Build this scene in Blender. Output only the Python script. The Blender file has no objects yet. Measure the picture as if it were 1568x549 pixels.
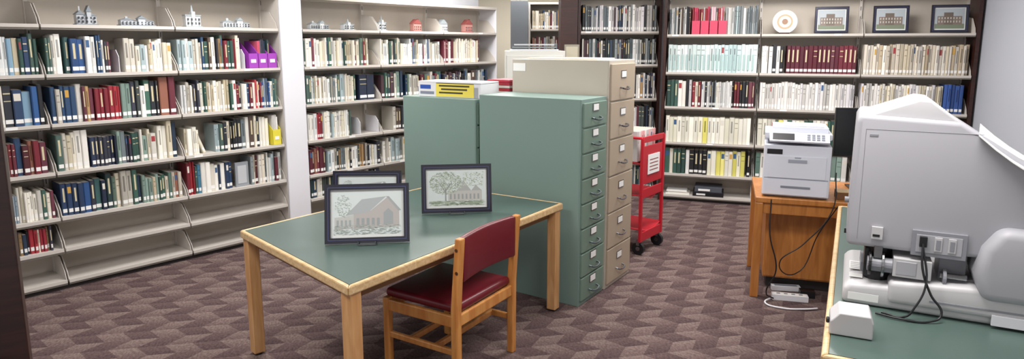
import bpy, math, random
from mathutils import Vector, Matrix
random.seed(7)
S=bpy.context.scene
try: S.view_settings.view_transform='Standard'
except Exception: pass

def lin(h):
    h=h.lstrip('#'); o=[]
    for i in (0,2,4):
        c=int(h[i:i+2],16)/255
        o.append(c/12.92 if c<=.04045 else ((c+.055)/1.055)**2.4)
    return tuple(o)+(1,)
M={}
def mat(name,col,rough=.5,metal=0,noise=0,nscale=40,bump=0,emit=0,spec=.5):
    if name in M: return M[name]
    m=bpy.data.materials.new(name); m.use_nodes=True
    nt=m.node_tree; b=nt.nodes['Principled BSDF']
    c=lin(col)
    b.inputs['Base Color'].default_value=c
    b.inputs['Roughness'].default_value=rough
    b.inputs['Metallic'].default_value=metal
    b.inputs['Specular IOR Level'].default_value=spec
    if noise or bump:
        tc=nt.nodes.new('ShaderNodeTexCoord'); n=nt.nodes.new('ShaderNodeTexNoise')
        n.inputs['Scale'].default_value=nscale; n.inputs['Detail'].default_value=3
        nt.links.new(tc.outputs['Object'],n.inputs['Vector'])
        if noise:
            mx=nt.nodes.new('ShaderNodeMix'); mx.data_type='RGBA'
            mx.inputs['A'].default_value=tuple(x*(1-noise) for x in c[:3])+(1,)
            mx.inputs['B'].default_value=tuple(min(1,x*(1+noise)) for x in c[:3])+(1,)
            nt.links.new(n.outputs['Fac'],mx.inputs['Factor'])
            nt.links.new(mx.outputs['Result'],b.inputs['Base Color'])
        if bump:
            bp=nt.nodes.new('ShaderNodeBump'); bp.inputs['Strength'].default_value=bump; bp.inputs['Distance'].default_value=.002
            nt.links.new(n.outputs['Fac'],bp.inputs['Height']); nt.links.new(bp.outputs['Normal'],b.inputs['Normal'])
    if emit:
        b.inputs['Emission Color'].default_value=c; b.inputs['Emission Strength'].default_value=emit
    M[name]=m; return m
def wood(name,c1,c2,rough=.4,scale=(1.5,18,18)):
    if name in M: return M[name]
    m=bpy.data.materials.new(name); m.use_nodes=True
    nt=m.node_tree; b=nt.nodes['Principled BSDF']; b.inputs['Roughness'].default_value=rough
    tc=nt.nodes.new('ShaderNodeTexCoord'); mp=nt.nodes.new('ShaderNodeMapping'); mp.inputs['Scale'].default_value=scale
    n=nt.nodes.new('ShaderNodeTexNoise'); n.inputs['Scale'].default_value=3; n.inputs['Detail'].default_value=5; n.inputs['Distortion'].default_value=.6
    r=nt.nodes.new('ShaderNodeValToRGB'); r.color_ramp.elements[0].position=.35; r.color_ramp.elements[1].position=.7
    r.color_ramp.elements[0].color=lin(c1); r.color_ramp.elements[1].color=lin(c2)
    nt.links.new(tc.outputs['Object'],mp.inputs['Vector']); nt.links.new(mp.outputs['Vector'],n.inputs['Vector'])
    nt.links.new(n.outputs['Fac'],r.inputs['Fac']); nt.links.new(r.outputs['Color'],b.inputs['Base Color'])
    M[name]=m; return m
def vcol():
    if 'vcol' in M: return M['vcol']
    m=bpy.data.materials.new('printed_color'); m.use_nodes=True
    nt=m.node_tree; b=nt.nodes['Principled BSDF']; b.inputs['Roughness'].default_value=.45
    a=nt.nodes.new('ShaderNodeAttribute'); a.attribute_name='Col'
    nt.links.new(a.outputs['Color'],b.inputs['Base Color'])
    M['vcol']=m; return m

class MB:
    def __init__(s): s.v=[]; s.f=[]; s.m=[]; s.c=[]; s.mats=[]
    def mi(s,m):
        if m not in s.mats: s.mats.append(m)
        return s.mats.index(m)
    def add(s,vs,fs,m,col=(1,1,1,1),T=None):
        o=len(s.v)
        for p in vs:
            p=Vector(p)
            s.v.append(T@p if T else p)
        k=s.mi(m)
        for f in fs: s.f.append([o+i for i in f]); s.m.append(k); s.c.append(col)
    def box(s,x0,x1,y0,y1,z0,z1,m,col=(1,1,1,1),T=None):
        vs=[(x0,y0,z0),(x1,y0,z0),(x1,y1,z0),(x0,y1,z0),(x0,y0,z1),(x1,y0,z1),(x1,y1,z1),(x0,y1,z1)]
        s.add(vs,[(0,3,2,1),(4,5,6,7),(0,1,5,4),(1,2,6,5),(2,3,7,6),(3,0,4,7)],m,col,T)
    def prism(s,pr,a,b,m,axis='y',col=(1,1,1,1),T=None):
        # pr list of 2D; axis y: pr=(x,z); axis z: pr=(x,y); axis x: pr=(y,z)
        n=len(pr)
        def q(p,t): return {'y':(p[0],t,p[1]),'z':(p[0],p[1],t),'x':(t,p[0],p[1])}[axis]
        vs=[q(p,a) for p in pr]+[q(p,b) for p in pr]
        fs=[tuple(range(n))[::-1],tuple(range(n,2*n))]+[(i,(i+1)%n,n+(i+1)%n,n+i) for i in range(n)]
        s.add(vs,fs,m,col,T)
    def cyl(s,p0,p1,r,m,n=14,r1=None,T=None,col=(1,1,1,1)):
        p0=Vector(p0);p1=Vector(p1); d=(p1-p0).normalized()
        a=d.orthogonal().normalized(); b=d.cross(a); r1=r if r1 is None else r1
        vs=[]
        for p,rr in ((p0,r),(p1,r1)):
            for i in range(n):
                t=2*math.pi*i/n; vs.append(p+a*math.cos(t)*rr+b*math.sin(t)*rr)
        fs=[tuple(range(n))[::-1],tuple(range(n,2*n))]+[(i,(i+1)%n,n+(i+1)%n,n+i) for i in range(n)]
        s.add(vs,fs,m,col,T)
    def build(s,name,loc=(0,0,0),rot=0,bevel=0,seg=2,parent=None,smooth=False):
        me=bpy.data.meshes.new(name); me.from_pydata([tuple(v) for v in s.v],[],s.f)
        for m in s.mats: me.materials.append(m)
        me.polygons.foreach_set('material_index',s.m)
        ca=me.color_attributes.new('Col','FLOAT_COLOR','CORNER')
        buf=[]
        for p,c in zip(me.polygons,s.c): buf+=list(c)*p.loop_total
        ca.data.foreach_set('color',buf)
        import bmesh
        bm=bmesh.new(); bm.from_mesh(me); bmesh.ops.recalc_face_normals(bm,faces=bm.faces); bm.to_mesh(me); bm.free()
        ob=bpy.data.objects.new(name,me); S.collection.objects.link(ob)
        ob.location=loc; ob.rotation_euler=(0,0,rot)
        if bevel:
            b=ob.modifiers.new('b','BEVEL'); b.width=bevel; b.segments=seg; b.limit_method='ANGLE'; b.angle_limit=math.radians(40)
            b.harden_normals=False
        if smooth:
            for p in me.polygons: p.use_smooth=True
            try:
                with bpy.context.temp_override(object=ob,selected_objects=[ob],active_object=ob): bpy.ops.object.shade_auto_smooth(angle=math.radians(35))
            except Exception: pass
        if parent: ob.parent=parent
        return ob
def tube(name,pts,r,m,loc=(0,0,0),rot=0,parent=None):
    cu=bpy.data.curves.new(name,'CURVE'); cu.dimensions='3D'; cu.bevel_depth=r; cu.bevel_resolution=2; cu.resolution_u=8
    sp=cu.splines.new('BEZIER'); sp.bezier_points.add(len(pts)-1)
    for bp,p in zip(sp.bezier_points,pts): bp.co=p; bp.handle_left_type='AUTO'; bp.handle_right_type='AUTO'
    cu.materials.append(m)
    ob=bpy.data.objects.new(name,cu); S.collection.objects.link(ob); ob.location=loc; ob.rotation_euler=(0,0,rot)
    if parent: ob.parent=parent
    return ob
def empty(name,loc=(0,0,0),rot=0):
    e=bpy.data.objects.new(name,None); S.collection.objects.link(e); e.location=loc; e.rotation_euler=(0,0,rot); return e

# ---------------------------------------------------------------- materials
shelfM=mat('shelf_metal','#c8c2bb',.45)
shelfB=mat('shelf_back','#bcb4a9',.6,noise=.05,nscale=5)
white=mat('white_paint','#dcdce2',.5)
darkm=mat('dark_kick','#2a2426',.6)
darkwood=wood('dark_wood','#2a1512','#3d1f18',.4)
oak=wood('oak_edge','#c3a272','#dcc096',.35)
honey=wood('honey_oak','#b8763a','#cf9452',.3,(9,9,1.2))
legoak=wood('leg_oak','#bd8a58','#d2a573',.35,(9,9,1.2))
deskw=wood('desk_wood','#a3662f','#bf7f42',.3,(10,10,1.2))
black=mat('black_plastic','#17171b',.35)
chrome=mat('chrome','#9a9ca0',.25,1)
paper=mat('paper_white','#ececea',.6)
V=vcol()

# ---------------------------------------------------------------- room
def floor_mat():
    m=bpy.data.materials.new('carpet'); m.use_nodes=True; nt=m.node_tree; b=nt.nodes['Principled BSDF']
    b.inputs['Roughness'].default_value=.95; b.inputs['Specular IOR Level'].default_value=.1
    N=nt.nodes.new; L=nt.links.new
    tc=N('ShaderNodeTexCoord'); mp=N('ShaderNodeMapping'); mp.inputs['Rotation'].default_value=(0,0,math.radians(-12))
    L(tc.outputs['Object'],mp.inputs['Vector'])
    sx=N('ShaderNodeSeparateXYZ'); L(mp.outputs['Vector'],sx.inputs[0])
    def mth(op,a,b2=None,c=None):
        n=N('ShaderNodeMath'); n.operation=op
        for i,x in enumerate((a,b2,c)):
            if x is None: continue
            if isinstance(x,(int,float)): n.inputs[i].default_value=x
            else: L(x,n.inputs[i])
        return n.outputs[0]
    P=.12
    yy=mth('DIVIDE',sx.outputs['Y'],P)
    row=mth('FLOOR',yy); fr=mth('FRACT',yy)
    par=mth('FLOORED_MODULO',row,2.0)
    sgn=mth('MULTIPLY_ADD',par,2.0,-1.0)
    sk=mth('MULTIPLY',mth('SUBTRACT',fr,.5),sgn)
    xx=mth('ADD',mth('DIVIDE',sx.outputs['X'],.155),mth('MULTIPLY',sk,.6))
    cell=mth('FLOORED_MODULO',mth('FLOOR',xx),2.0)
    chk=mth('FLOORED_MODULO',mth('ADD',cell,mth('FLOOR',mth('DIVIDE',mth('ADD',row,1.0),2.0))),2.0)
    fx=mth('FRACT',xx)
    grad=mth('MULTIPLY',mth('SUBTRACT',fr,.5),.24)
    wv=N('ShaderNodeTexNoise'); wv.inputs['Scale'].default_value=45; wv.inputs['Detail'].default_value=3
    mp2=N('ShaderNodeMapping'); mp2.inputs['Scale'].default_value=(1.8,1,1); mp2.inputs['Rotation'].default_value=(0,0,.6); L(mp.outputs['Vector'],mp2.inputs['Vector']); L(mp2.outputs['Vector'],wv.inputs['Vector'])
    fac=mth('ADD',mth('ADD',mth('MULTIPLY',chk,.28),grad),mth('MULTIPLY',wv.outputs['Fac'],.85))
    r=N('ShaderNodeValToRGB'); L(fac,r.inputs['Fac'])
    r.color_ramp.elements[0].position=.2; r.color_ramp.elements[0].color=lin('#46383a')
    r.color_ramp.elements[1].position=1.0; r.color_ramp.elements[1].color=lin('#85756f')
    e=r.color_ramp.elements.new(.58); e.color=lin('#61504f')
    L(r.outputs['Color'],b.inputs['Base Color'])
    bp=N('ShaderNodeBump'); bp.inputs['Strength'].default_value=.4; bp.inputs['Distance'].default_value=.004
    n2=N('ShaderNodeTexNoise'); n2.inputs['Scale'].default_value=300; L(mp.outputs['Vector'],n2.inputs['Vector']); L(n2.outputs['Fac'],bp.inputs['Height']); L(bp.outputs['Normal'],b.inputs['Normal'])
    return m
b=MB(); b.box(-8,8,-3,12,-.1,0,floor_mat()); b.build('floor')
b=MB(); b.box(-8,8,-3,12,2.9,3.0,mat('ceiling_tile','#dedcd6',.8,noise=.04,nscale=30)); b.build('ceiling')
AANG=math.atan2(.756,.655); AO=(-3.49,4.44,0)
CANG=math.radians(-18.1); CO=(1.75,7.5,0)
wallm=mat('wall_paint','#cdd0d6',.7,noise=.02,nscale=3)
wcream=mat('wall_cream','#d8d0bd',.7)
b=MB(); b.box(-4,5.1,.37,.47,0,2.9,wallm); b.build('wall_left',AO,AANG)
b=MB(); b.box(-7,7,11.2,11.3,0,2.9,wcream); b.build('wall_back')
b=MB(); b.box(-.1,3.2,.37,.47,0,2.9,wallm); b.build('wall_right_rear',CO,CANG)
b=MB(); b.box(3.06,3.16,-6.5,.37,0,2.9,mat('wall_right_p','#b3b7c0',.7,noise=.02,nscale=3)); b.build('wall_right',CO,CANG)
b=MB(); b.box(2.105,2.325,-.015,.36,0,2.9,white); b.build('support_column',AO,AANG,bevel=.006)

# ceiling fixtures
for i,(x,y) in enumerate([(-1.8,2.2),(1.2,2.2),(-1.8,4.8),(1.2,4.8),(-.6,7.0),(2.6,6.0),(.3,9.6)]):
    b=MB(); b.box(-.6,.6,-.3,.3,2.86,2.899,white); b.box(-.56,.56,-.26,.26,2.85,2.861,mat('lamp_diffuser','#ffffff',.5,emit=3)); b.build('ceiling_light_panel',(x,y,0))
    l=bpy.data.lights.new('tube_light','AREA'); l.shape='RECTANGLE'; l.size=1.2; l.size_y=.6; l.energy=56; l.color=(1,.965,.935)
    o=bpy.data.objects.new('fluorescent_lamp',l); S.collection.objects.link(o); o.location=(x,y,2.83)
w=bpy.data.worlds.new('w'); S.world=w; w.use_nodes=True
w.node_tree.nodes['Background'].inputs[0].default_value=(1,.97,.98,1); w.node_tree.nodes['Background'].inputs[1].default_value=1.0

# ---------------------------------------------------------------- bookcases
def bookcase(name,org,ang,bays,zs,top,dep=.30,endcol=None,endw=.03,skip=()):
    b=MB(); x0,x1=bays[0],bays[-1]; rr=random.Random(3)
    b.box(x0,x1,dep+.01,dep+.03,.05,top,shelfB)
    b.box(x0,x1,.03,dep,0,.05,darkm)
    for k,x in enumerate(bays):
        b.box(x-.014,x+.014,dep-.03,dep+.01,0,top,shelfM)
        for j in range(int(top/.1)): b.box(x-.003,x+.003,dep-.0315,dep-.03,.06+j*.1,.10+j*.1,darkm)
    if top<2.6: b.box(x0,x1,.0,dep+.03,top-.03,top,shelfM)
    for a,c in zip(bays[:-1],bays[1:]):
        for z in zs:
            b.box(a+.006,c-.006,0,dep-.005,z-.018,z,shelfM)
            b.box(a+.006,c-.006,-.004,.004,z-.022,z+.002,shelfM)
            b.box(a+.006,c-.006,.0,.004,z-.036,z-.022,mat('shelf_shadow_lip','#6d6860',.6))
            if z>.4 and rr.random()<.5:
                xl=rr.uniform(a+.05,c-.15); b.box(xl,xl+.07,-.0055,-.004,z-.019,z-.001,paper)
            for xx in (a+.006,c-.010):
                b.prism([(.01,z),(dep-.01,z),(dep-.01,z+.17),(.13,z+.15),(.03,z+.05)],xx,xx+.004,shelfM,axis='x')
    e=endcol or shelfM
    b.box(x0-endw,x0-.001,0,dep+.03,0,top,e); b.box(x1+.001,x1+endw,0,dep+.03,0,top,e)
    return b.build(name,org,ang)
zA=[.07,.31,.546,.884,1.234,1.59,1.94]
bookcase('library_bookcase',AO,AANG,[-1.55,-.63,.28,1.19,2.095],zA,2.25,dep=.32,endw=.004)
bookcase('library_bookcase',AO,AANG,[2.335,3.235,4.14,5.03],zA,2.25,dep=.32,endcol=white,endw=.008)
zC=[.07,.32,.69,1.10,1.49,1.91]
bookcase('library_bookcase',CO,CANG,[0.0,1.0,2.0,3.0],zC,2.40,dep=.32,endcol=darkwood,endw=.035)
DO=(.80,7.75,0)
bookcase('library_bookcase',DO,0,[0,.92],[.07,.40,.78,1.17,1.57,1.95],2.40,dep=.32,endcol=darkwood)
b=MB(); b.box(-.235,-.035,-.02,.35,0,2.6,darkwood); b.build('wood_end_panel',DO,0,bevel=.005)
# far stack
FO=(-.02,9.6,0)
bookcase('library_bookcase',FO,0,[.285,1.1],[.1,.5,.9,1.3,1.65,2.02],2.4,dep=.32)
b=MB(); b.box(0,.25,-.05,.5,0,2.42,mat('grey_endpanel','#6c7278',.5)); b.build('stack_end_panel',FO,0,bevel=.004)

def jit(c,j=.18):
    k=1+random.uniform(-j,j); return (min(1,c[0]*k),min(1,c[1]*k),min(1,c[2]*k),1)
PAL={
 'mix':['#2b4565','#e4e0d6','#33323a','#7d2b36','#d5cdb9','#3a5a50','#e9e7e1','#8f7452','#55647c','#b0aca2','#e4e1d8','#673543','#8c9aa6','#c9c6bf','#5b6f63','#a9895f'],
 'light':['#e2e0d9','#e9e7e0','#d6cfbc','#dfdac8','#c4bfb4','#8a8f8c','#4c635c','#ebe9e3','#b3a88f','#d9dcdc','#9fb0b4'],
 'blues':['#2c4e80','#35609a','#2a3d5c','#47809c','#dfdfdc','#3d6060','#2b3a52','#7fa0b8'],
 'darks':['#2e3138','#2c4144','#3b3d4b','#48333a','#2b3a4e','#4a5250','#dedbd1','#574840','#202126','#6a7478'],
 'reds':['#8f2c38','#a13039','#7b2833','#ad3b42','#cbc4b5','#6b2631'],
 'navy':['#28334c','#2e3a58','#262f44','#383b48'],
 'green':['#34524a','#3e6356','#2e4a44','#5a756b','#d3cfc2','#7f958c','#e2dfd6'],
 'dkred':['#572530','#632b36','#4a2229','#70323e','#c4bcac','#8a5a4a'],
 'cream':['#dfd7c1','#e7e1d1','#d2c9b0','#c9c1ac','#e9e6db'],
 'binder':['#c3d8d8','#d2e1e0','#b9d0d1','#dde7e6'],
 'maroon':['#5e2430','#6a2a36','#562330','#653842'],
 'tan':['#cdc4b4','#d8d1c3','#bfb59f','#e0dbd0','#b3a48c','#c9c5bd'],
 'white':['#dfddd8','#d5d3cf','#e6e5e3','#c9c7c3','#cfcdd0'],
 'yellow':['#e0deca','#e4e1cd','#ddd784','#d9d36f','#e8e6da','#e2e0d2'],
 'black':['#1d1e21','#232529','#2a2c31','#dcdcda'],
 'blue1':['#2c4a86','#28437c','#345598'],
 'grey':['#959b9c','#c1c3c1','#7e8688','#d3d4d2','#5f6a6f'],
 'pink':['#cf4868','#d8657c','#c23f5c','#dfc0c6','#4d5057'],
}
def book(b,x,w,z,h,f,d,c,label=True,lean=0,wl=None):
    T=None
    if lean: T=Matrix.Translation((x,0,z))@Matrix.Rotation(lean,4,'Y')@Matrix.Translation((-x,0,-z))
    e=min(.006,w*.25)
    pr=[(x,f+.006),(x+e,f),(x+w-e,f),(x+w,f+.006),(x+w,f+d),(x,f+d)]
    b.prism(pr,z+.001,z+h,V,axis='z',col=c,T=T)
    b.add([(x+.002,f+.01,z+h+.0006),(x+w-.002,f+.01,z+h+.0006),(x+w-.002,f+d,z+h+.0006),(x+.002,f+d,z+h+.0006)],[(0,1,2,3)],V,(.62,.58,.50,1),T)
    if w>.013:
        if label: b.box(x+e*.7,x+w-e*.7,f-.0008,f+.004,z+.022,z+.05,V,(.8,.8,.78,1),T)
        r=random.random(); lum=sum(c[:3])/3
        tc=(.62,.55,.35,1) if lum<.12 else tuple(v*.4 for v in c[:3])+(1,)
        if r<.42: b.box(x+w*.34,x+w*.66,f-.0006,f+.004,z+h*.42,z+h*.86,V,tc,T)
        elif r<.6:
            b.box(x+e,x+w-e,f-.0006,f+.004,z+h*.80,z+h*.83,V,tc,T); b.box(x+e,x+w-e,f-.0006,f+.004,z+h*.62,z+h*.64,V,tc,T)
        elif r<.72:
            tc=random.choice([lin('#9c3a3f'),lin('#3d5f8a'),lin('#d9d5ca'),lin('#c79b4a')])
            b.box(x+e,x+w-e,f-.0006,f+.004,z+h*.70,z+h*.9,V,tc,T)
def books(b,x0,x1,z,pal,h=(.21,.28),w=(.018,.045),f=(.02,.05),d=.2,label=True,run=2,gap=.04):
    P=PAL[pal] if isinstance(pal,str) else sum((PAL[p] for p in pal),[])
    x=x0+.004
    while x<x1-w[0]:
        c=lin(random.choice(P)); hh=random.uniform(*h); ww=random.uniform(*w)
        for _ in range(random.choice([1]*3+list(range(1,run+1)))):
            if x+ww>x1-.002: ww=x1-.003-x
            if ww<.008: x=x1; break
            book(b,x,ww*.97,z,min(.32,hh*random.uniform(.98,1.01)),random.uniform(*f),d,jit(c),label)
            x+=ww+random.choice([0,0,0,.001])
    return
B=MB()
z=zA
for k in (0,1):
    a,c=((-.6,.26),(-1.5,-.65))[k]
    books(B,a,c,z[5],['green','light','blues'],h=(.24,.3)); books(B,a,c,z[4],['blues','darks'],w=(.03,.06),h=(.24,.3))
    books(B,a,c,z[3],['dkred','mix']); books(B,a,c,z[2],['mix','cream'],w=(.012,.03),h=(.18,.27))
books(B,-.6,.22,z[1],['mix','darks','reds'],w=(.012,.03),h=(.15,.19))
books(B,.30,.42,z[5],['green','light'],h=(.26,.3)); books(B,.42,.62,z[5],['blues'],h=(.25,.29),w=(.03,.05)); books(B,.62,.73,z[5],['mix','reds'],h=(.22,.28),w=(.012,.03))
books(B,.81,1.17,z[5],['light','cream'],h=(.2,.26),w=(.012,.04))
books(B,1.21,1.40,z[5],['light','light','reds'],h=(.22,.26)); books(B,1.40,1.74,z[5],['green','mix','light','darks'],h=(.24,.29),w=(.012,.035))
books(B,.30,.58,z[4],['green','mix'],h=(.24,.28)); books(B,.58,.76,z[4],'reds',h=(.24,.26),w=(.025,.04),run=4); books(B,.76,1.04,z[4],['green','darks','grey'],h=(.24,.29),run=4)
books(B,1.045,1.17,z[4],['dkred'],h=(.31,.315),w=(.05,.07))
books(B,1.21,1.62,z[4],['light','light','green','darks'],h=(.22,.27),w=(.012,.03)); books(B,1.62,2.07,z[4],['mix','blues','reds'],h=(.22,.27),w=(.012,.03))
books(B,.30,.52,z[3],['cream','light'],h=(.25,.29)); books(B,.52,.70,z[3],['navy'],h=(.22,.23),w=(.025,.035),run=4); books(B,.70,1.0,z[3],['green','darks','cream'],h=(.2,.26)); books(B,1.0,1.17,z[3],['darks','cream','light'],h=(.25,.31),w=(.03,.05))
books(B,1.21,1.33,z[3],['cream'],h=(.2,.24)); book(B,1.36,.025,z[3],.22,.04,.2,lin('#d8d2c0'),True,-.35)
books(B,1.46,1.97,z[3],['black','light','darks'],h=(.24,.29),w=(.02,.04))
books(B,.30,.60,z[2],['navy','blues'],h=(.22,.25),w=(.03,.045),run=3); books(B,.60,.85,z[2],['mix','darks','cream'],h=(.22,.3)); books(B,.85,1.17,z[2],['green','tan','dkred'],h=(.18,.23),w=(.02,.03))
books(B,1.2,1.27,z[2],['reds'],h=(.27,.3),w=(.02,.03)); books(B,1.27,1.60,z[2],['blues','light'],h=(.22,.27)); books(B,1.76,2.07,z[2],['tan','dkred','light','grey'],h=(.22,.28),w=(.012,.03))
B.box(1.62,1.74,.03,.05,z[2]+.001,z[2]+.22,V,lin('#8d9298')); B.box(1.64,1.72,.028,.03,z[2]+.03,z[2]+.19,V,lin('#b9bcc0'))
B.build('row_of_books',AO,AANG)
B=MB()
books(B,2.36,3.12,z[5],['mix','light','light','green'],h=(.24,.29),w=(.012,.035)); books(B,3.26,4.12,z[5],['mix','cream','light','light'],h=(.2,.28),w=(.012,.03)); books(B,4.16,4.75,z[5],['cream','tan','dkred'],h=(.24,.28),w=(.015,.03))
books(B,2.36,2.95,z[4],['mix','reds','light','light'],h=(.23,.28),w=(.012,.03)); books(B,2.99,3.19,z[4],['navy'],h=(.25,.26),w=(.09,.1))
books(B,3.27,3.55,z[4],['darks','green'],h=(.25,.29)); books(B,3.6,4.12,z[4],['darks','mix','dkred']); books(B,4.16,4.9,z[4],['darks','grey','cream'])
books(B,2.36,2.87,z[3],['light','light','reds','cream'],h=(.24,.27),w=(.012,.035)); books(B,3.4,4.1,z[3],['darks','mix']); 
books(B,2.36,2.54,z[2],['dkred'],h=(.24,.27)); books(B,2.57,3.21,z[2],['mix','light','darks'],h=(.2,.25)); books(B,3.26,4.1,z[2],['darks','light'])
books(B,2.36,3.2,z[1],['darks','navy'],h=(.18,.21))
B.build('row_of_books',AO,AANG)
B=MB(); z=zC
books(B,.02,.26,z[5],['grey','darks'],h=(.27,.31),w=(.012,.025),label=False); books(B,.26,.62,z[5],['pink','reds','grey'],h=(.28,.31),w=(.01,.03),label=False,f=(.09,.11)); books(B,.62,.97,z[5],['grey','binder','white'],h=(.28,.31),w=(.012,.03),label=False)
for i in range(4): B.box(.27+i*.095,.355+i*.095,.01,.09,z[5]+.001,z[5]+.15,V,lin('#d04463'))
books(B,.02,.98,z[4],'binder',h=(.305,.31),w=(.035,.05),run=3,f=(.02,.025),label=False)
for i in range(20): B.box(.03+i*.047,.05+i*.047,.016,.0195,z[4]+.03,z[4]+.2,V,lin('#a5c0be'))
books(B,1.02,1.09,z[4],'white',h=(.29,.3)); books(B,1.09,1.27,z[4],'black',h=(.29,.31),w=(.03,.045),f=(.02,.025)); books(B,1.27,1.98,z[4],'maroon',h=(.29,.30),w=(.035,.045),run=5,f=(.02,.025),label=True)
books(B,2.02,2.98,z[4],'tan',h=(.29,.315),w=(.02,.035))
books(B,.02,.3,z[3],['green','darks','white'],h=(.28,.31),w=(.025,.05),label=False); books(B,.3,.4,z[3],'reds',h=(.28,.3)); books(B,.4,.75,z[3],['black','grey','darks'],h=(.28,.3),w=(.012,.03)); books(B,.75,.97,z[3],['maroon','black'],h=(.29,.3),w=(.025,.04))
books(B,1.02,1.98,z[3],'white',h=(.27,.3),w=(.02,.035)); books(B,2.02,2.78,z[3],['white','cream'],h=(.27,.30),w=(.02,.03)); books(B,2.78,2.97,z[3],'blue1',h=(.29,.3),w=(.03,.04))
for s in (z[2],):
    books(B,.02,.98,s,'yellow',h=(.29,.30),w=(.04,.055),run=2,f=(.02,.025),label=False); books(B,1.02,1.98,s,['yellow','green','white'],h=(.29,.30),w=(.03,.05),label=False)
    books(B,2.02,2.9,s,'white')
books(B,.02,.26,z[1],['navy','black'],h=(.28,.29),w=(.04,.06),label=False) if False else books(B,.02,.26,z[1],['green'],h=(.28,.29),w=(.04,.06),label=False); books(B,.26,.5,z[1],'black',h=(.28,.29),w=(.04,.055)); books(B,.5,.93,z[1],'yellow',h=(.28,.29),w=(.04,.055),label=False); books(B,.93,.98,z[1],'black',h=(.28,.29))
books(B,1.02,1.98,z[1],['green','white'],h=(.28,.29),w=(.04,.055)); books(B,2.02,2.9,z[1],'white')
B.build('row_of_books',CO,CANG)
B=MB()
for zz,p in zip([.07,.40,.78,1.17,1.57,1.95],[['darks'],['darks','mix'],['white','darks','dkred'],['white','darks','mix'],['black','darks','grey'],['grey','white','darks']]):
    books(B,.02,.90,zz,p,h=(.27,.31),w=(.014,.035))
B.build('row_of_books',DO,0)
B=MB()
for zz in [.1,.5,.9,1.3,1.65,2.02]: books(B,.31,1.05,zz,['mix','tan','dkred'],h=(.22,.27),w=(.02,.04))
B.build('row_of_books',FO,0)
# boxes on bottom shelf of C
b=MB(); b.box(.05,.32,.03,.27,.071,.085,V,lin('#e8e6e0')); b.box(.07,.30,.05,.26,.085,.10,V,lin('#d0cabf')); b.box(.06,.29,.04,.27,.10,.115,V,lin('#f0efec'))
b.build('paper_stack',CO,CANG)
b=MB(); b.box(.36,.70,.0,.28,.071,.12,black); b.box(.38,.68,.01,.27,.122,.18,mat('grey_box','#4b4f58',.5)); b.box(.42,.55,-.002,.0,.135,.16,paper); b.box(.4,.5,-.002,.0,.085,.105,paper)
b.build('archive_box',CO,CANG,bevel=.004)

# magazine holders
def holder(name,x0,x1,z,h,col,bookpal):
    m=mat(name+'_m',col,.5); b=MB(); n=max(1,round((x1-x0)/.09)); ww=(x1-x0)/n
    for i in range(n):
        a=x0+i*ww; c=a+ww-.003
        b.box(a,c,.01,.014,z+.001,z+h*.55,m); b.box(a,c,.01,.24,z+.001,z+.006,m)
        for xx in (a,c-.003): b.prism([(.01,z+.001),(.24,z+.001),(.24,z+h),(.17,z+h),(.01,z+h*.55)],xx,xx+.003,m,axis='x')
        b.box(a+.02,c-.02,.008,.0101,z+.05,z+.08,paper)
        books(b,a+.004,c-.004,z+.006,bookpal,h=(h*.98,h*1.06),w=(.006,.014),f=(.02,.03),label=False)
    return b.build(name,AO,AANG)
holder('purple_magazine_holder',1.80,2.07,zA[5],.24,'#9a3fae',['darks','pink'])
holder('yellow_magazine_holder',1.985,2.07,zA[3],.26,'#ddd143',['white'])

# bookend plates
b=MB()
for x,zz in ((3.20,zA[3]),(2.97,zA[3]),(.77,zA[5]),(1.77,zA[5])):
    b.prism([(.03,zz+.001),(.25,zz+.001),(.25,zz+.17),(.08,zz+.17),(.03,zz+.12)],x,x+.004,white,axis='x')
b.build('metal_bookend',AO,AANG)

# ornaments on top
def house(name,x,org,ang,z,w,h,cols,kind=0,y=.08):
    b=MB(); wc,rc,dk=[lin(c) for c in cols]; d=.07
    b.box(-w/2-.008,w/2+.008,-.01,d+.01,0,.008,V,rc)
    def gable(a,c,z0,hh,rh,y0=0,y1=d):
        b.box(a,c,y0,y1,z0,z0+hh,V,wc); b.prism([(a-.006,z0+hh),(c+.006,z0+hh),((a+c)/2,z0+hh+rh)],y0-.005,y1+.005,V,axis='y',col=rc)
    if kind==0:
        gable(-w*.5,-w*.1,.008,h*.45,h*.2,.01); gable(-w*.1,w*.5,.008,h*.4,h*.15,.01); gable(w*.0,w*.22,.008,h*.6,h*.3,-.004,.04)
        b.box(-w*.35,-w*.28,.02,.03,h*.5,h*.9,V,wc)
    elif kind==1:
        b.box(-w*.5,w*.5,.01,d,.008,h*.5,V,wc); b.box(-w*.5-.005,w*.5+.005,.005,d,h*.5,h*.56,V,rc); b.box(-w*.12,w*.12,0,.05,.008,h*.7,V,wc)
        b.cyl((0,.03,h*.7),(0,.03,h),w*.1,V,12,.004,col=rc)
    else:
        gable(-w*.5,w*.5,.008,h*.55,h*.35); b.box(w*.2,w*.32,.02,.04,h*.6,h*.98,V,dk)
    n=max(2,int(w/.025))
    for i in range(n):
        xx=-w*.5+(i+.5)*w/n
        for zz in (h*.12,h*.3): b.box(xx-.004,xx+.004,-.0055 if kind==2 else -.0065,.012,zz,zz+h*.1,V,dk)
    b.build(name,(org[0]+math.cos(ang)*x-math.sin(ang)*y,org[1]+math.sin(ang)*x+math.cos(ang)*y,z+.003),ang)
G=('#aeb3b9','#7d858c','#34383e'); R=('#b9857e','#8f4b48','#3c2a2a'); W=('#c9cdd0','#99a2a6','#43484c')
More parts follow.
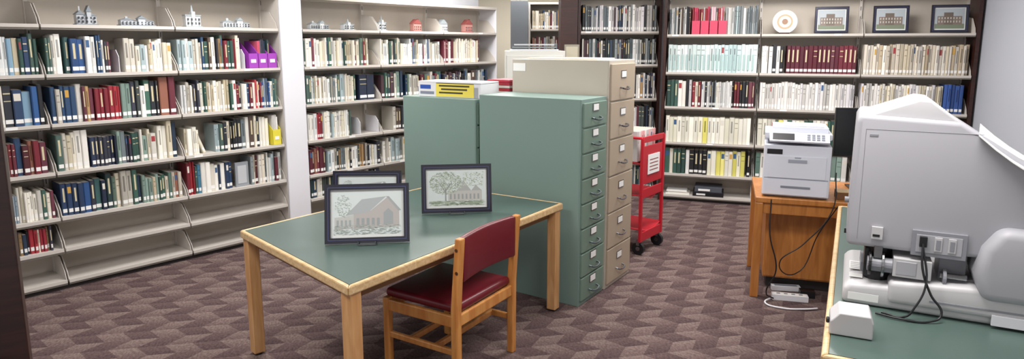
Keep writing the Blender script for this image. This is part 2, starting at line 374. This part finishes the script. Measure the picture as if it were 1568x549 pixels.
for x,w,h,c,k in ((.60,.13,.15,G,0),(.95,.24,.08,G,0),(1.38,.12,.18,W,1),(1.75,.24,.09,W,0),(2.58,.2,.09,W,0),(2.92,.12,.11,W,1),(3.34,.09,.16,W,1),(3.82,.11,.14,R,2),(4.22,.11,.15,W,2),(4.63,.12,.16,R,2)):
    house('ceramic_building_ornament',x,AO,AANG,zA[6],w,h,c,k)

# ---------------------------------------------------------------- pictures
def strokes(b,w,h,y,kind,m=V):
    b.add([(-w/2,y,0),(w/2,y,0),(w/2,y,h),(-w/2,y,h)],[(0,1,2,3)],m,lin('#d8dbd9'))
    pale=.0 if kind=='bldg' else .42
    base=lin('#ccd4d3')
    def pc(c): return tuple(c[k]*(1-pale)+base[k]*pale for k in range(3))+(1,)
    def q(x,z,dx,dz,c,o): b.add([(x,y-o,z),(x+dx,y-o,z),(x+dx,y-o,z+dz),(x,y-o,z+dz)],[(0,1,2,3)],m,pc(c))
    def poly(ps,c,o): b.add([(-iw/2+p[0]*iw,y-o,zx+p[1]*ih) for p in ps],[tuple(range(len(ps)))],m,pc(lin(c)))
    R=random
    iw,ih=w*.92,h*.88; zx=h*.06
    q(-iw/2,zx,iw,ih,lin('#ccd5d4'),.0006)
    if kind=='house':
        poly([(.30,.12),(.97,.18),(.97,.55),(.80,.86),(.55,.55),(.30,.48)],'#97817a',.001)
        poly([(.18,.45),(.52,.52),(.78,.88),(.42,.82)],'#84868a',.0012)
        poly([(.02,.12),(.30,.14),(.30,.46),(.02,.40)],'#a9a49c',.001)
        poly([(.78,.88),(.82,.88),(1.0,.55),(.96,.53)],'#6a6c70',.0013)
        poly([(.74,.22),(.88,.23),(.88,.5),(.81,.6),(.74,.5)],'#5c6066',.0014)
        for i in range(5): poly([(.34+i*.075,.2),(.38+i*.075,.2),(.38+i*.075,.38),(.34+i*.075,.38)],'#4d5358',.0016)
        for i in range(4): poly([(.05+i*.06,.2),(.08+i*.06,.2),(.08+i*.06,.34),(.05+i*.06,.34)],'#5d6367',.0016)
        for i in range(420):
            q(R.uniform(-iw/2,iw*.45),zx+R.uniform(0,ih*.22),R.uniform(.004,.02),.002,jit(lin(R.choice(['#8d9a8d','#a9b3a5','#84857f'])),.2),.0018)
        for i in range(150):
            a=R.uniform(0,6.28); r=math.sqrt(R.random()); q(-iw*.36+math.cos(a)*r*iw*.12,zx+ih*.66+math.sin(a)*r*ih*.26,.006,.002,jit(lin('#8b9a86'),.2),.0019)
    elif kind=='tree':
        poly([(.35,.12),(.95,.15),(.95,.42),(.35,.42)],'#a59b92',.001)
        poly([(.5,.42),(.62,.72),(.76,.42)],'#7f7974',.0012); poly([(.76,.42),(.84,.58),(.95,.42)],'#7f7974',.0012)
        for i in range(8): poly([(.38+i*.07,.18),(.41+i*.07,.18),(.41+i*.07,.33),(.38+i*.07,.33)],'#4d4a49',.0013)
        for i in range(900):
            a=R.uniform(0,6.28); r=math.sqrt(R.random()); x=-iw*.2+math.cos(a)*r*iw*.29; zz=zx+ih*.64+math.sin(a)*r*ih*.33
            q(x,zz,R.uniform(.003,.009),R.uniform(.002,.005),jit(lin(R.choice(['#7d9260','#96a77a','#677d50','#b2bc9c','#cdd3c4'])),.25),.0015)
        for i in range(150): q(R.uniform(iw*.1,iw*.46),zx+ih*R.uniform(.55,.95),R.uniform(.003,.01),R.uniform(.002,.006),jit(lin(R.choice(['#93a578','#b4bd9c'])),.3),.0016)
        poly([(.29,.06),(.32,.06),(.31,.5),(.295,.5)],'#4a4238',.0017); poly([(.305,.4),(.42,.66),(.41,.67),(.295,.45)],'#4a4238',.0017); poly([(.305,.4),(.2,.66),(.19,.65),(.295,.38)],'#4a4238',.0017)
        for i in range(260): q(R.uniform(-iw/2,iw*.44),zx+R.uniform(0,ih*.13),R.uniform(.006,.03),.003,jit(lin('#8a9c68'),.3),.0018)
    else:
        poly([(0,0),(1,0),(1,.24),(0,.24)],'#76806c',.001); poly([(0,.24),(1,.24),(1,1),(0,1)],'#a9b2b8',.001)
        poly([(.08,.2),(.92,.2),(.92,.62),(.08,.62)],'#7d7068',.0012); poly([(.3,.2),(.62,.2),(.62,.8),(.3,.8)],'#6c6058',.0014)
        for i in range(8):
            for j in range(2): poly([(.12+i*.1,.3+j*.17),(.16+i*.1,.3+j*.17),(.16+i*.1,.4+j*.17),(.12+i*.1,.4+j*.17)],'#b9b6ae',.0016)
def frame(name,loc,rot,w,h,tilt,kind,fm,fw=.03,stand=True):
    e=empty(name,loc,rot)
    b=MB()
    for a in (-1,1): b.prism([(a*w/2,0),(a*w/2,h),(a*(w/2-fw),h-fw),(a*(w/2-fw),fw)],0,.018,fm)
    b.prism([(-w/2,0),(w/2,0),(w/2-fw,fw),(-w/2+fw,fw)],0,.018,fm); b.prism([(-w/2,h),(w/2,h),(w/2-fw,h-fw),(-w/2+fw,h-fw)],0,.018,fm)
    b.box(-w/2+.005,w/2-.005,.018,.022,.005,h-.005,mat('frame_back','#6b5a48',.8))
    g=fw*.55; fl=mat('frame_line','#4a5078',.3)
    b.box(-w/2+g,w/2-g,-.001,.0,g,g+.003,fl); b.box(-w/2+g,w/2-g,-.001,.0,h-g-.003,h-g,fl); b.box(-w/2+g,-w/2+g+.003,-.001,.0,g,h-g,fl); b.box(w/2-g-.003,w/2-g,-.001,.0,g,h-g,fl)
    o=b.build('frame_moulding',parent=e); o.rotation_euler=(-tilt,0,0); o.location=(0,0,.006)
    b=MB(); strokes(b,w-2*fw+.004,h-2*fw+.004,.012,kind)
    o=b.build('print',parent=e); o.rotation_euler=(-tilt,0,0); o.location=(0,math.sin(tilt)*fw,math.cos(tilt)*fw+.006)
    if stand:
        b=MB(); r=.0035
        for a in (-.045,.045):
            b.cyl((a,-.025,.004),(a,.09,.004),r,chrome,8); b.cyl((a,-.025,.004),(a,-.025,.022),r,chrome,8); b.cyl((a,.026,.006),(a,.026+.2*math.sin(tilt),.2*math.cos(tilt)),r,chrome,8)
        b.cyl((-.045,-.025,.004),(.045,-.025,.004),r,chrome,8)
        b.build('easel_wire',parent=e)
    return e
fblk=mat('frame_black','#22222e',.3)
TZ=.7515
frame('framed_drawing',(-.77,3.355,TZ),math.atan2(.05,.44),.445,.315,.22,'house',fblk)
frame('framed_drawing',(-.87,3.80,TZ),.03,.41,.30,.2,'house',fblk)
frame('framed_drawing',(-.345,3.99,TZ),.12,.44,.305,.16,'tree',fblk)
def onC(x,y,z): return (CO[0]+math.cos(CANG)*x-math.sin(CANG)*y,CO[1]+math.sin(CANG)*x+math.cos(CANG)*y,z)
for x in (1.70,2.26,2.79): frame('framed_photo',onC(x,.1,zC[5]+.004),CANG,.33,.28,.12,'bldg',fblk,.026,False)
# plate
b=MB(); 
T=Matrix.Rotation(-.1,4,'X')
b.cyl((0,0,.13),(0,.012,.13),.125,paper,36,.1,T=T); b.cyl((0,-.003,.13),(0,.0,.13),.08,V,30,col=lin('#b59c7c'),T=T); b.cyl((0,-.005,.13),(0,-.002,.13),.062,V,30,col=lin('#d9cfbe'),T=T); b.cyl((0,-.007,.13),(0,-.004,.13),.03,V,20,col=lin('#96725c'),T=T)
b.box(-.05,.05,-.02,.05,0,.015,darkwood)
b.build('decorative_plate',onC(1.24,.1,zC[5]+.004),CANG)

# ---------------------------------------------------------------- file cabinets
KANG=math.radians(-33.4); KO=(.47,4.30,0)
gS=mat('cab_green','#788f88',.42,noise=.03,nscale=3); gF=mat('cab_green_front','#6d8376',.4)
bS=mat('cab_beige','#b8b1a4',.45,noise=.03,nscale=3); bF=mat('cab_beige_front','#a99a87',.42)
def cabinet(name,x0,x1,y0,y1,h,n,side,front,hm,back=False):
    e=empty(name,KO,KANG)
    b=MB(); b.box(x0,x1-.02,y0,y1,0,h,side)
    b.build('body',bevel=.004,parent=e)
    b=MB(); dh=(h-.05)/n; X=x1-.02
    b.box(X-.001,X+.006,y0,y1,0,h,side)
    for i in range(n):
        z0=.035+i*dh; z1=z0+dh-.012
        b.box(X,X+.02,y0+.018,y1-.018,z0,z1,front)
    b.build('drawers',bevel=.004,parent=e)
    b=MB(); yc=(y0+y1)/2
    for i in range(n):
        z0=.035+i*dh; z1=z0+dh-.012; X2=x1
        zc=z0+dh*.58; b.box(X2,X2+.004,yc-.05,yc+.04,zc,zc+.055,chrome); b.box(X2+.003,X2+.0055,yc-.043,yc+.033,zc+.006,zc+.048,paper)
        zh=z0+dh*.33
        pts=[]; 
        for k in range(9):
            t=math.pi*k/8; pts.append((X2+.004+.03*math.sin(t)**.6 if 0<k<8 else X2, yc-.06*math.cos(t), zh-.014*math.sin(t)))
        for p,q in zip(pts[:-1],pts[1:]): b.cyl(p,q,.0065,hm,8)
    b.build('handles_and_labels',parent=e)
    return e
hgr=mat('handle_grey','#5a6468',.35,.5)
cabinet('file_cabinet',-.85,0,0,.385,1.44,8,gS,gF,hgr)
cabinet('file_cabinet',-.82,0.01,.395,.85,1.69,6,bS,bF,chrome)
e=cabinet('file_cabinet',-1.60,-.87,.0,.385,1.40,8,gS,gF,hgr)
b=MB(); b.box(-1.6,-.86,.40,.85,0,1.39,gS)
for i in range(5): b.box(-1.606,-1.6,.42,.83,.03+i*.27,.28+i*.27,gF)
b.build('storage_cabinet',KO,KANG,bevel=.004)
# paper note on beige side
b=MB(); b.box(-.81,-.70,.392,.3945,1.60,1.66,paper); b.build('paper_note',KO,KANG)
b=MB(); b.box(-.75,-.15,.5,.8,1.691,1.70,V,lin('#ddd8cc')); b.build('folder_stack',KO,KANG)
# yellow box
b=MB(); yb=mat('box_yellow','#dccb55',.5); bw=mat('box_white','#d3d4d8',.5)
b.box(0,.17,0,.26,0,.11,bw); b.box(.17,.56,0,.26,0,.08,bw); b.box(.17,.52,-.001,.261,.005,.102,yb); b.box(.52,.58,0,.26,0,.105,bw); b.box(0,.58,.0,.26,.108,.118,bw)
for r,(a,c) in enumerate(((.2,.48),(.22,.46),(.2,.42))): b.box(a,c,-.002,0,.08-r*.026,.092-r*.026,V,lin('#3a3a30'))
b.box(.02,.12,-.002,0,.06,.09,V,lin('#2b4ea0')); b.box(.02,.15,-.002,0,.02,.04,V,lin('#7a8090'))
b.build('cardboard_box',(KO[0]-1.47*math.cos(KANG)-.04*math.sin(KANG),KO[1]-1.47*math.sin(KANG)+.04*math.cos(KANG),1.402),KANG+.06)
b=MB()
for i in range(6): b.box(-1.10+random.uniform(0,.02),-.87,.43,.68,1.395+i*.022,1.395+i*.022+.019,V,lin(('#a3243a','#c9c3c0')[i%2] if i<5 else '#b02540'))
b.build('red_binder_stack',KO,KANG)
# white cabinet farther
b=MB(); wc=mat('white_cab','#cfcfca',.45)
b.box(-.07,.50,6.2,6.8,0,1.74,wc); b.box(-.05,.48,6.19,6.2,.05,.85,wc); b.box(-.05,.48,6.19,6.2,.87,1.70,wc); b.box(.2,.24,6.17,6.19,1.4,1.5,chrome)
b.build('white_storage_cabinet',bevel=.004)
b=MB(); 
for i in range(3): b.box(-.02+i*.02,.44-i*.02,6.25,6.6,1.742+i*.025,1.755+i*.025,V,lin(('#e0e0e2','#7a8284','#c0c4c8')[i]))
for x in (0,.42): b.box(x,x+.008,6.26,6.6,1.742,1.81,V,lin('#6d7276'))
b.build('paper_tray')
b=MB(); b.box(.54,.56,6.3,6.4,0,1.66,shelfM); b.box(.50,.63,6.28,6.42,0,.02,shelfM); b.box(.50,.64,6.29,6.305,1.66,1.80,V,lin('#8f8a7c')); b.box(.515,.625,6.288,6.29,1.68,1.78,V,lin('#b5b09c')); b.build('sign_stand')

# ---------------------------------------------------------------- study table
gtop=mat('laminate_green','#4d605a',.3,noise=.06,nscale=60)
def table(name,q,zt,leg=.066,th=.045,inset=.05,legs=True,apron=True):
    e=empty(name)
    Q=[Vector(p) for p in q]
    def off(d):
        out=[]
        for i in range(4):
            p=Q[i]; a=(Q[i-1]-p).normalized(); b2=(Q[(i+1)%4]-p).normalized(); s=abs(a.x*b2.y-a.y*b2.x)
            out.append(p+(a+b2)*(d/s))
        return out
    inn=off(.024)
    b=MB(); b.prism([tuple(p) for p in inn],zt-th,zt,gtop,axis='z'); b.build('top',parent=e)
    b=MB()
    for i in range(4):
        j=(i+1)%4; b.prism([tuple(Q[i]),tuple(Q[j]),tuple(inn[j]),tuple(inn[i])],zt-th,zt+.001,oak,axis='z')
    b.build('edge_band',bevel=.008,parent=e)
    if apron:
        a1=off(.06); a2=off(.08); b=MB()
        for i in range(4):
            j=(i+1)%4; b.prism([tuple(a1[i]),tuple(a1[j]),tuple(a2[j]),tuple(a2[i])],zt-th-.05,zt-th,mat('apron_wood','#7a5532',.4),axis='z')
        b.build('apron',parent=e)
    lp=off(.045)
    for i,p in enumerate(lp):
        dx=(Q[(i+1)%4]-Q[i]).normalized(); an=math.atan2(dx.y,dx.x)
        b=MB(); s=leg/2; b.box(-s,s,-s,s,.012,zt-th-.001,legoak); b.cyl((0,0,0),(0,0,.012),s*.7,black)
        o=b.build('leg_%d'%(i+1),(p.x,p.y,0),an,bevel=.012,seg=3,parent=e)
    return e
table('study_table',[(-1.56,3.62),(-.72,2.73),(.345,4.275),(-.60,4.86)],.75)

# ---------------------------------------------------------------- chair
EANG=math.atan2(.835,.55)+.03
e=empty('wooden_chair',(-.145,3.415,0),EANG)
burg=mat('burgundy_vinyl','#64131f',.35,noise=.06,nscale=20,bump=.2)
b=MB()
hw=.272
for s in (-1,1):
    x=s*hw
    b.prism([(-.02,0),(.022,0),(.022,.45),(-.012,.84),(-.05,.84),(-.022,.45)],x-.021,x+.021,honey,axis='x')
    b.box(x-.02,x+.02,.45,.49,0,.43,honey)
    b.box(x-.012,x+.012,.0,.46,.20,.235,honey)
    b.box(x-.013,x+.013,.0,.46,.355,.42,honey)
b.box(-hw,hw,-.012,.012,.355,.42,honey); b.box(-hw,hw,.458,.482,.355,.42,honey)
b.box(-hw,hw,.13,.155,.2,.235,honey); b.box(-hw,hw,.30,.325,.2,.235,honey)
b.build('frame',bevel=.007,parent=e)
b=MB(); b.box(-hw+.012,hw-.012,.0,.50,.42,.472,burg); b.build('seat',bevel=.022,seg=4,parent=e,smooth=True)
b=MB()
n=10; pr=[]
for i in range(n+1):
    t=i/n; x=-hw+.016+t*(2*hw-.032); y=.028*math.sin(math.pi*t); pr.append((x,y-.040))
pr2=[(p[0],p[1]+.035) for p in pr][::-1]
b.prism(pr+pr2,.60,.838,burg,axis='z'); b.build('back_pad',bevel=.012,seg=3,parent=e,smooth=True)
b=MB()
for s in (-1,1): 
    for zz in (.66,.78): b.cyl((s*(hw+.019),-.022,zz),(s*(hw+.0235),-.022,zz),.009,mat('plug_dark','#4a2a14',.5),12)
b.build('dowel_plugs',parent=e)

# ---------------------------------------------------------------- book cart
red=mat('red_metal','#b81c2c',.35)
RANG=math.atan2(.37,.29)
e=empty('book_cart',(1.10,5.43,0),RANG)
b=MB(); W=.40; Ln=.75
for y in (0,Ln):
    for x in (0,W): b.box(x-.013,x+.013,y-.013,y+.013,.12,1.02,red)
    b.box(0,W,y-.008,y+.008,.98,1.03,red); b.box(0,W,y-.008,y+.008,.12,.2,red); b.box(0,W,y-.006,y+.006,.5,.58,red); b.box(0.013,W-.013,y-.004,y+.004,.62,.95,red)
b.cyl((0,0,1.02),(0,Ln,1.02),.012,red)
for z in (.22,.52,.80):
    b.prism([(0,z),(W/2,z-.05),(W,z),(W,z+.01),(W/2,z-.04),(0,z+.01)],0,Ln,red,axis='y')
b.build('cart_frame',bevel=.003,parent=e)
b=MB()
for x in (0.02,W-.02):
    for y in (0.02,Ln-.02): b.cyl((x-.015,y,.055),(x+.015,y,.055),.055,black,20); b.cyl((x-.017,y,.055),(x+.017,y,.055),.02,chrome,12); b.box(x-.02,x+.02,y-.015,y+.015,.085,.13,chrome)
b.build('casters',parent=e)
b=MB(); b.box(.09,.31,-.012,-.008,.70,.87,paper)
for i in range(4): b.box(.12,.28,-.0128,-.012,.73+i*.03,.738+i*.03,V,lin('#884444'))
b.build('sign',parent=e)
b=MB(); 
for i in range(10): book(b,.02+i*.035,.03,.81,.26,.06,.2,jit(lin(random.choice(['#e8e4e0','#d8a8a8','#b8b8b8']))),False)
b.build('cart_books',parent=e)

# ---------------------------------------------------------------- desk + printer
def onD(x,y,z=0): return (1.72+math.cos(CANG)*x-math.sin(CANG)*y,4.50+math.sin(CANG)*x+math.cos(CANG)*y,z)
e=empty('wooden_desk',(1.72,4.50,0),CANG)
b=MB(); b.box(0,1.25,0,.75,.70,.74,deskw)
b.build('top',bevel=.006,parent=e)
b=MB()
for x,y in ((.0,.0),(1.19,.03),(.0,.68),(1.19,.67)): b.box(x,x+.055,y+.002,y+.057,0,.70,deskw)
b.build('legs',bevel=.006,parent=e)
b=MB(); b.box(.055,1.19,.02,.035,.62,.70,deskw); b.box(.09,.62,.22,.68,.09,.70,deskw); b.box(.10,.61,.212,.22,.10,.69,deskw)
b.box(.12,.60,.28,.66,0,.09,darkm)
b.build('drawer_pedestal',bevel=.004,parent=e)
# printer
e=empty('laser_printer',onD(.04,.04,.742),CANG-.05)
pw=mat('printer_white','#d6d9e3',.35); pg=mat('printer_grey','#7d828c',.4); pl=mat('printer_seam','#9a9fac',.4)
b=MB(); b.box(0,.43,0,.42,.012,.37,pw); b.box(.01,.42,.02,.40,0,.012,pg); b.build('body',bevel=.012,seg=3,parent=e)
b=MB(); b.box(.012,.418,-.006,.0,.02,.13,pw); b.box(.03,.40,-.006,.0,.14,.295,pw); b.box(.12,.31,-.010,-.006,.07,.085,pg); b.box(.16,.28,-.010,-.006,.25,.272,pl); b.box(.02,.12,-.004,.0,.305,.34,black)
b.box(.01,.42,-.002,.0,.131,.139,pl); b.box(.2,.24,-.008,-.006,.28,.29,pl)
for i in range(7): b.box(.4305,.432,.05,.2,.05+i*.012,.055+i*.012,pl)
b.build('front_panels',bevel=.002,parent=e)
b=MB(); b.box(.0,.43,.24,.42,.37,.40,pw); b.box(.02,.26,.06,.24,.3705,.374,pg); b.prism([(0.0,.415),(0.08,.40),(.40,.40),(.43,.415),(.43,.45),(0,.45)],.03,.42,pw); b.box(.0,.43,.24,.42,.385,.40,pg); b.box(.05,.41,.1,.40,.45,.485,pw); b.box(.12,.38,.12,.34,.485,.495,pw)
b.build('scanner',bevel=.006,parent=e)
b=MB(); T=Matrix.Translation((0,-.03,.392))@Matrix.Rotation(math.radians(35),4,'X'); b.box(.03,.41,0,.09,0,.014,pw,T=T); b.box(.05,.19,.012,.078,.014,.016,black,T=T)
for i in range(4):
    for j in range(3): b.box(.27+i*.03,.29+i*.03,.016+j*.022,.03+j*.022,.014,.017,pg,T=T)
b.build('control_panel',parent=e)
# monitor on desk
e=empty('computer_monitor',onD(.79,.50,.742),CANG+.1)
b=MB(); b.box(-.25,.25,0,.03,.24,.60,black); b.box(-.24,.24,-.002,0,.25,.59,mat('screen','#0b0c10',.15)); b.box(-.03,.03,.03,.05,.01,.4,black); b.box(-.12,.12,-.06,.12,0,.012,black); b.build('panel_and_stand',bevel=.004,parent=e)
b=MB(); b.box(.0,.13,0,.12,0,.05,V,lin('#6a4a30')); b.box(.0,.14,-.001,.11,.05,.055,V,lin('#c9b08a')); b.build('wooden_tray',onD(.53,.08,.742),CANG)

# ---------------------------------------------------------------- right reader table
table('reader_table',[(1.06,2.10),(2.10,1.56),(3.20,3.67),(2.16,4.21)],.75)
RO=(1.37,2.58,.752); RA=math.atan2(-.46,.887)
e=empty('microfilm_reader',RO,RA)
mg=mat('reader_grey','#a6a6ac',.5); ml=mat('reader_light','#bebdbf',.45); md=mat('reader_dark','#888990',.45)
b=MB()
b.prism([(0,.24),(-.005,.30),(0,.745),(.012,.775),(.35,.76),(.44,.70),(.56,.62),(.80,.49),(.80,.22),(.47,.25),(.30,.24)],0,.44,mg); b.build('head',bevel=.018,seg=4,parent=e,smooth=True)
b=MB(); b.prism([(.015,.765),(.21,.842),(.25,.838),(.36,.75)],.03,.36,ml); b.build('hood',bevel=.012,seg=3,parent=e,smooth=True)
b=MB(); b.prism([(0,0),(0,.06),(.02,.085),(.25,.10),(.8,.10),(.8,0)],-.02,.5,ml); b.prism([(.16,.03),(.16,.12),(.45,.14),(.8,.14),(.8,.03)],-.035,.3,ml); b.build('base',bevel=.02,seg=4,parent=e,smooth=True)
b=MB(); b.prism([(.46,.10),(.43,.20),(.45,.30),(.50,.38),(.80,.38),(.80,.10)],-.06,.35,mg); b.build('column',bevel=.035,seg=5,parent=e,smooth=True)
b=MB(); b.box(.225,.405,-.012,.01,.235,.335,md); b.box(.24,.39,-.014,-.01,.25,.32,mg)
b.box(.25,.275,-.03,-.012,.275,.315,black); b.box(.30,.325,-.018,-.012,.26,.315,ml); b.box(.345,.37,-.018,-.012,.26,.315,ml)
for x in (.305,.35): b.box(x,x+.015,-.02,-.017,.268,.307,md)
b.box(.085,.125,-.012,.0,.28,.33,ml); b.box(.09,.115,-.014,-.01,.29,.30,black)
b.box(.035,.037,-.001,.003,.27,.72,md); b.box(.037,.42,-.001,.003,.718,.72,md); b.box(.05,.08,-.0015,.003,.69,.70,md)
b.box(-.012,.0,.03,.05,.28,.30,black); b.cyl((-.02,.04,.42),(0,.04,.42),.012,md)
b.build('control_box',bevel=.0015,parent=e)
b=MB(); b.box(.17,.30,-.02,.12,.14,.215,ml); b.box(.18,.25,-.022,-.018,.15,.205,mg)
b.cyl((.08,.02,.17),(.17,.02,.17),.03,md,18); b.cyl((.13,.02,.17),(.14,.02,.17),.05,chrome,20); b.cyl((.085,.02,.17),(.095,.02,.17),.048,black,20); b.box(.07,.12,.06,.2,.10,.22,black); b.cyl((.12,.1,.09),(.12,.1,.25),.05,black,18); b.box(.06,.3,.12,.3,.10,.14,md)
b.cyl((.33,.02,.16),(.42,.02,.16),.012,chrome,12); b.cyl((.34,.02,.15),(.352,.02,.15),.035,md,20); b.box(.33,.42,.06,.2,.13,.24,md); b.box(.10,.13,.0,.03,.20,.25,chrome)
b.build('lens_carriage',bevel=.003,parent=e)
b=MB(); b.box(.02,.13,-.021,-.0195,.02,.05,paper)
b.box(.02,.07,.05,.10,.0925,.094,paper); b.box(.02,.09,.16,.28,.0925,.094,paper)
for i in range(4): b.box(.025,.085,.175+i*.024,.182+i*.024,.094,.0944,V,lin('#8a8a90'))
b.build('labels',parent=e)
b=MB()
n=8; top=[];bot=[]
for i in range(n+1):
    t=i/n; x=.40+.42*t; zz=.70-.20*t+.05*(t-.5)**2*4-.03
    top+= [(x,-.02-.12*t,zz),(x+.05,.32,zz+.01)]
vs=top+[(p[0],p[1],p[2]-.004) for p in top]; o=len(top); fs=[]
for i in range(n): fs+=[(2*i,2*i+2,2*i+3,2*i+1),(o+2*i,o+2*i+1,o+2*i+3,o+2*i+2),(2*i,o+2*i,o+2*i+2,2*i+2),(2*i+1,2*i+3,o+2*i+3,o+2*i+1)]
fs+=[(0,1,o+1,o),(2*n,o+2*n,o+2*n+1,2*n+1)]
b.add(vs,fs,paper); b.build('paper_tray_sheet',parent=e)
b=MB(); b.box(.5,.8,-.045,-.035,.01,.05,white); b.box(.3,.8,-.0365,-.034,.06,.068,md); b.build('foot_rail',bevel=.001,parent=e)
tube('power_cord',[(.262,-.03,.29),(.265,-.06,.2),(.30,-.06,.10),(.34,-.07,.03),(.30,-.10,.006),(.2,-.12,.006),(.12,-.10,.006)],.0045,black,parent=e)
tube('power_cord',[(.262,-.03,.28),(.28,-.07,.14),(.25,-.09,.05),(.22,-.09,.006),(.14,-.08,.006)],.004,black,parent=e)
# small adapter box
b=MB(); b.prism([(0,0),(.14,0),(.14,.06),(.13,.085),(.03,.085),(0,.05)],0,.13,ml,axis='y'); b.box(.0,.01,.05,.07,.02,.04,black); b.cyl((-.012,.06,.03),(0,.06,.03),.012,black)
b.build('power_adapter_box',(1.165,2.26,.753),math.atan2(-.07,.12)+.1,bevel=.008,seg=3)

# floor power strips + cables
b=MB(); b.box(0,.24,0,.06,0,.04,white); b.box(.01,.23,.005,.055,.04,.042,paper)
for i in range(4): b.box(.03+i*.05,.055+i*.05,.02,.04,.0415,.043,pg)
b.box(.20,.30,.09,.16,0,.05,black); b.build('power_strip',(1.86,4.44,.001),-.25,bevel=.004)
b=MB(); b.box(0,.2,0,.05,0,.035,white); b.box(.02,.18,.01,.04,.035,.036,pg); b.build('power_strip',(1.93,4.62,.001),-.15,bevel=.004)
tube('power_cable',[(1.80,4.42,.74),(1.79,4.38,.5),(1.84,4.36,.25),(1.80,4.40,.06),(1.86,4.42,.02)],.005,black)
tube('power_cable',[(2.18,4.31,.95),(2.16,4.28,.7),(2.0,4.32,.45),(1.86,4.36,.3),(2.0,4.42,.2),(2.15,4.42,.5),(2.2,4.29,.72)],.004,black)
tube('power_cable',[(1.86,4.44,.02),(1.78,4.36,.01),(1.86,4.27,.01),(2.0,4.25,.01),(2.1,4.26,.01)],.006,white)

# ---------------------------------------------------------------- door left
b=MB(); b.box(-1.0,0,0,.045,.01,2.1,darkwood); b.box(-.85,-.15,-.006,.051,.3,.95,darkwood); b.box(-.85,-.15,-.006,.051,1.1,1.95,darkwood); b.cyl((-.07,-.05,1.0),(-.07,.09,1.0),.012,chrome); b.cyl((-.07,-.05,1.0),(-.18,-.05,1.0),.01,chrome)
b.build('door_1',(-1.262,1.6,0),math.radians(30),bevel=.003)

# ---------------------------------------------------------------- camera
cam=bpy.data.cameras.new('cam'); co=bpy.data.objects.new('camera',cam); S.collection.objects.link(co); S.camera=co
cam.sensor_width=36; cam.lens=36*1000/1568; cam.shift_y=-(274.5-230)/1568
co.location=(0,0,1.8); co.rotation_euler=(math.radians(90-9.2),0,0)
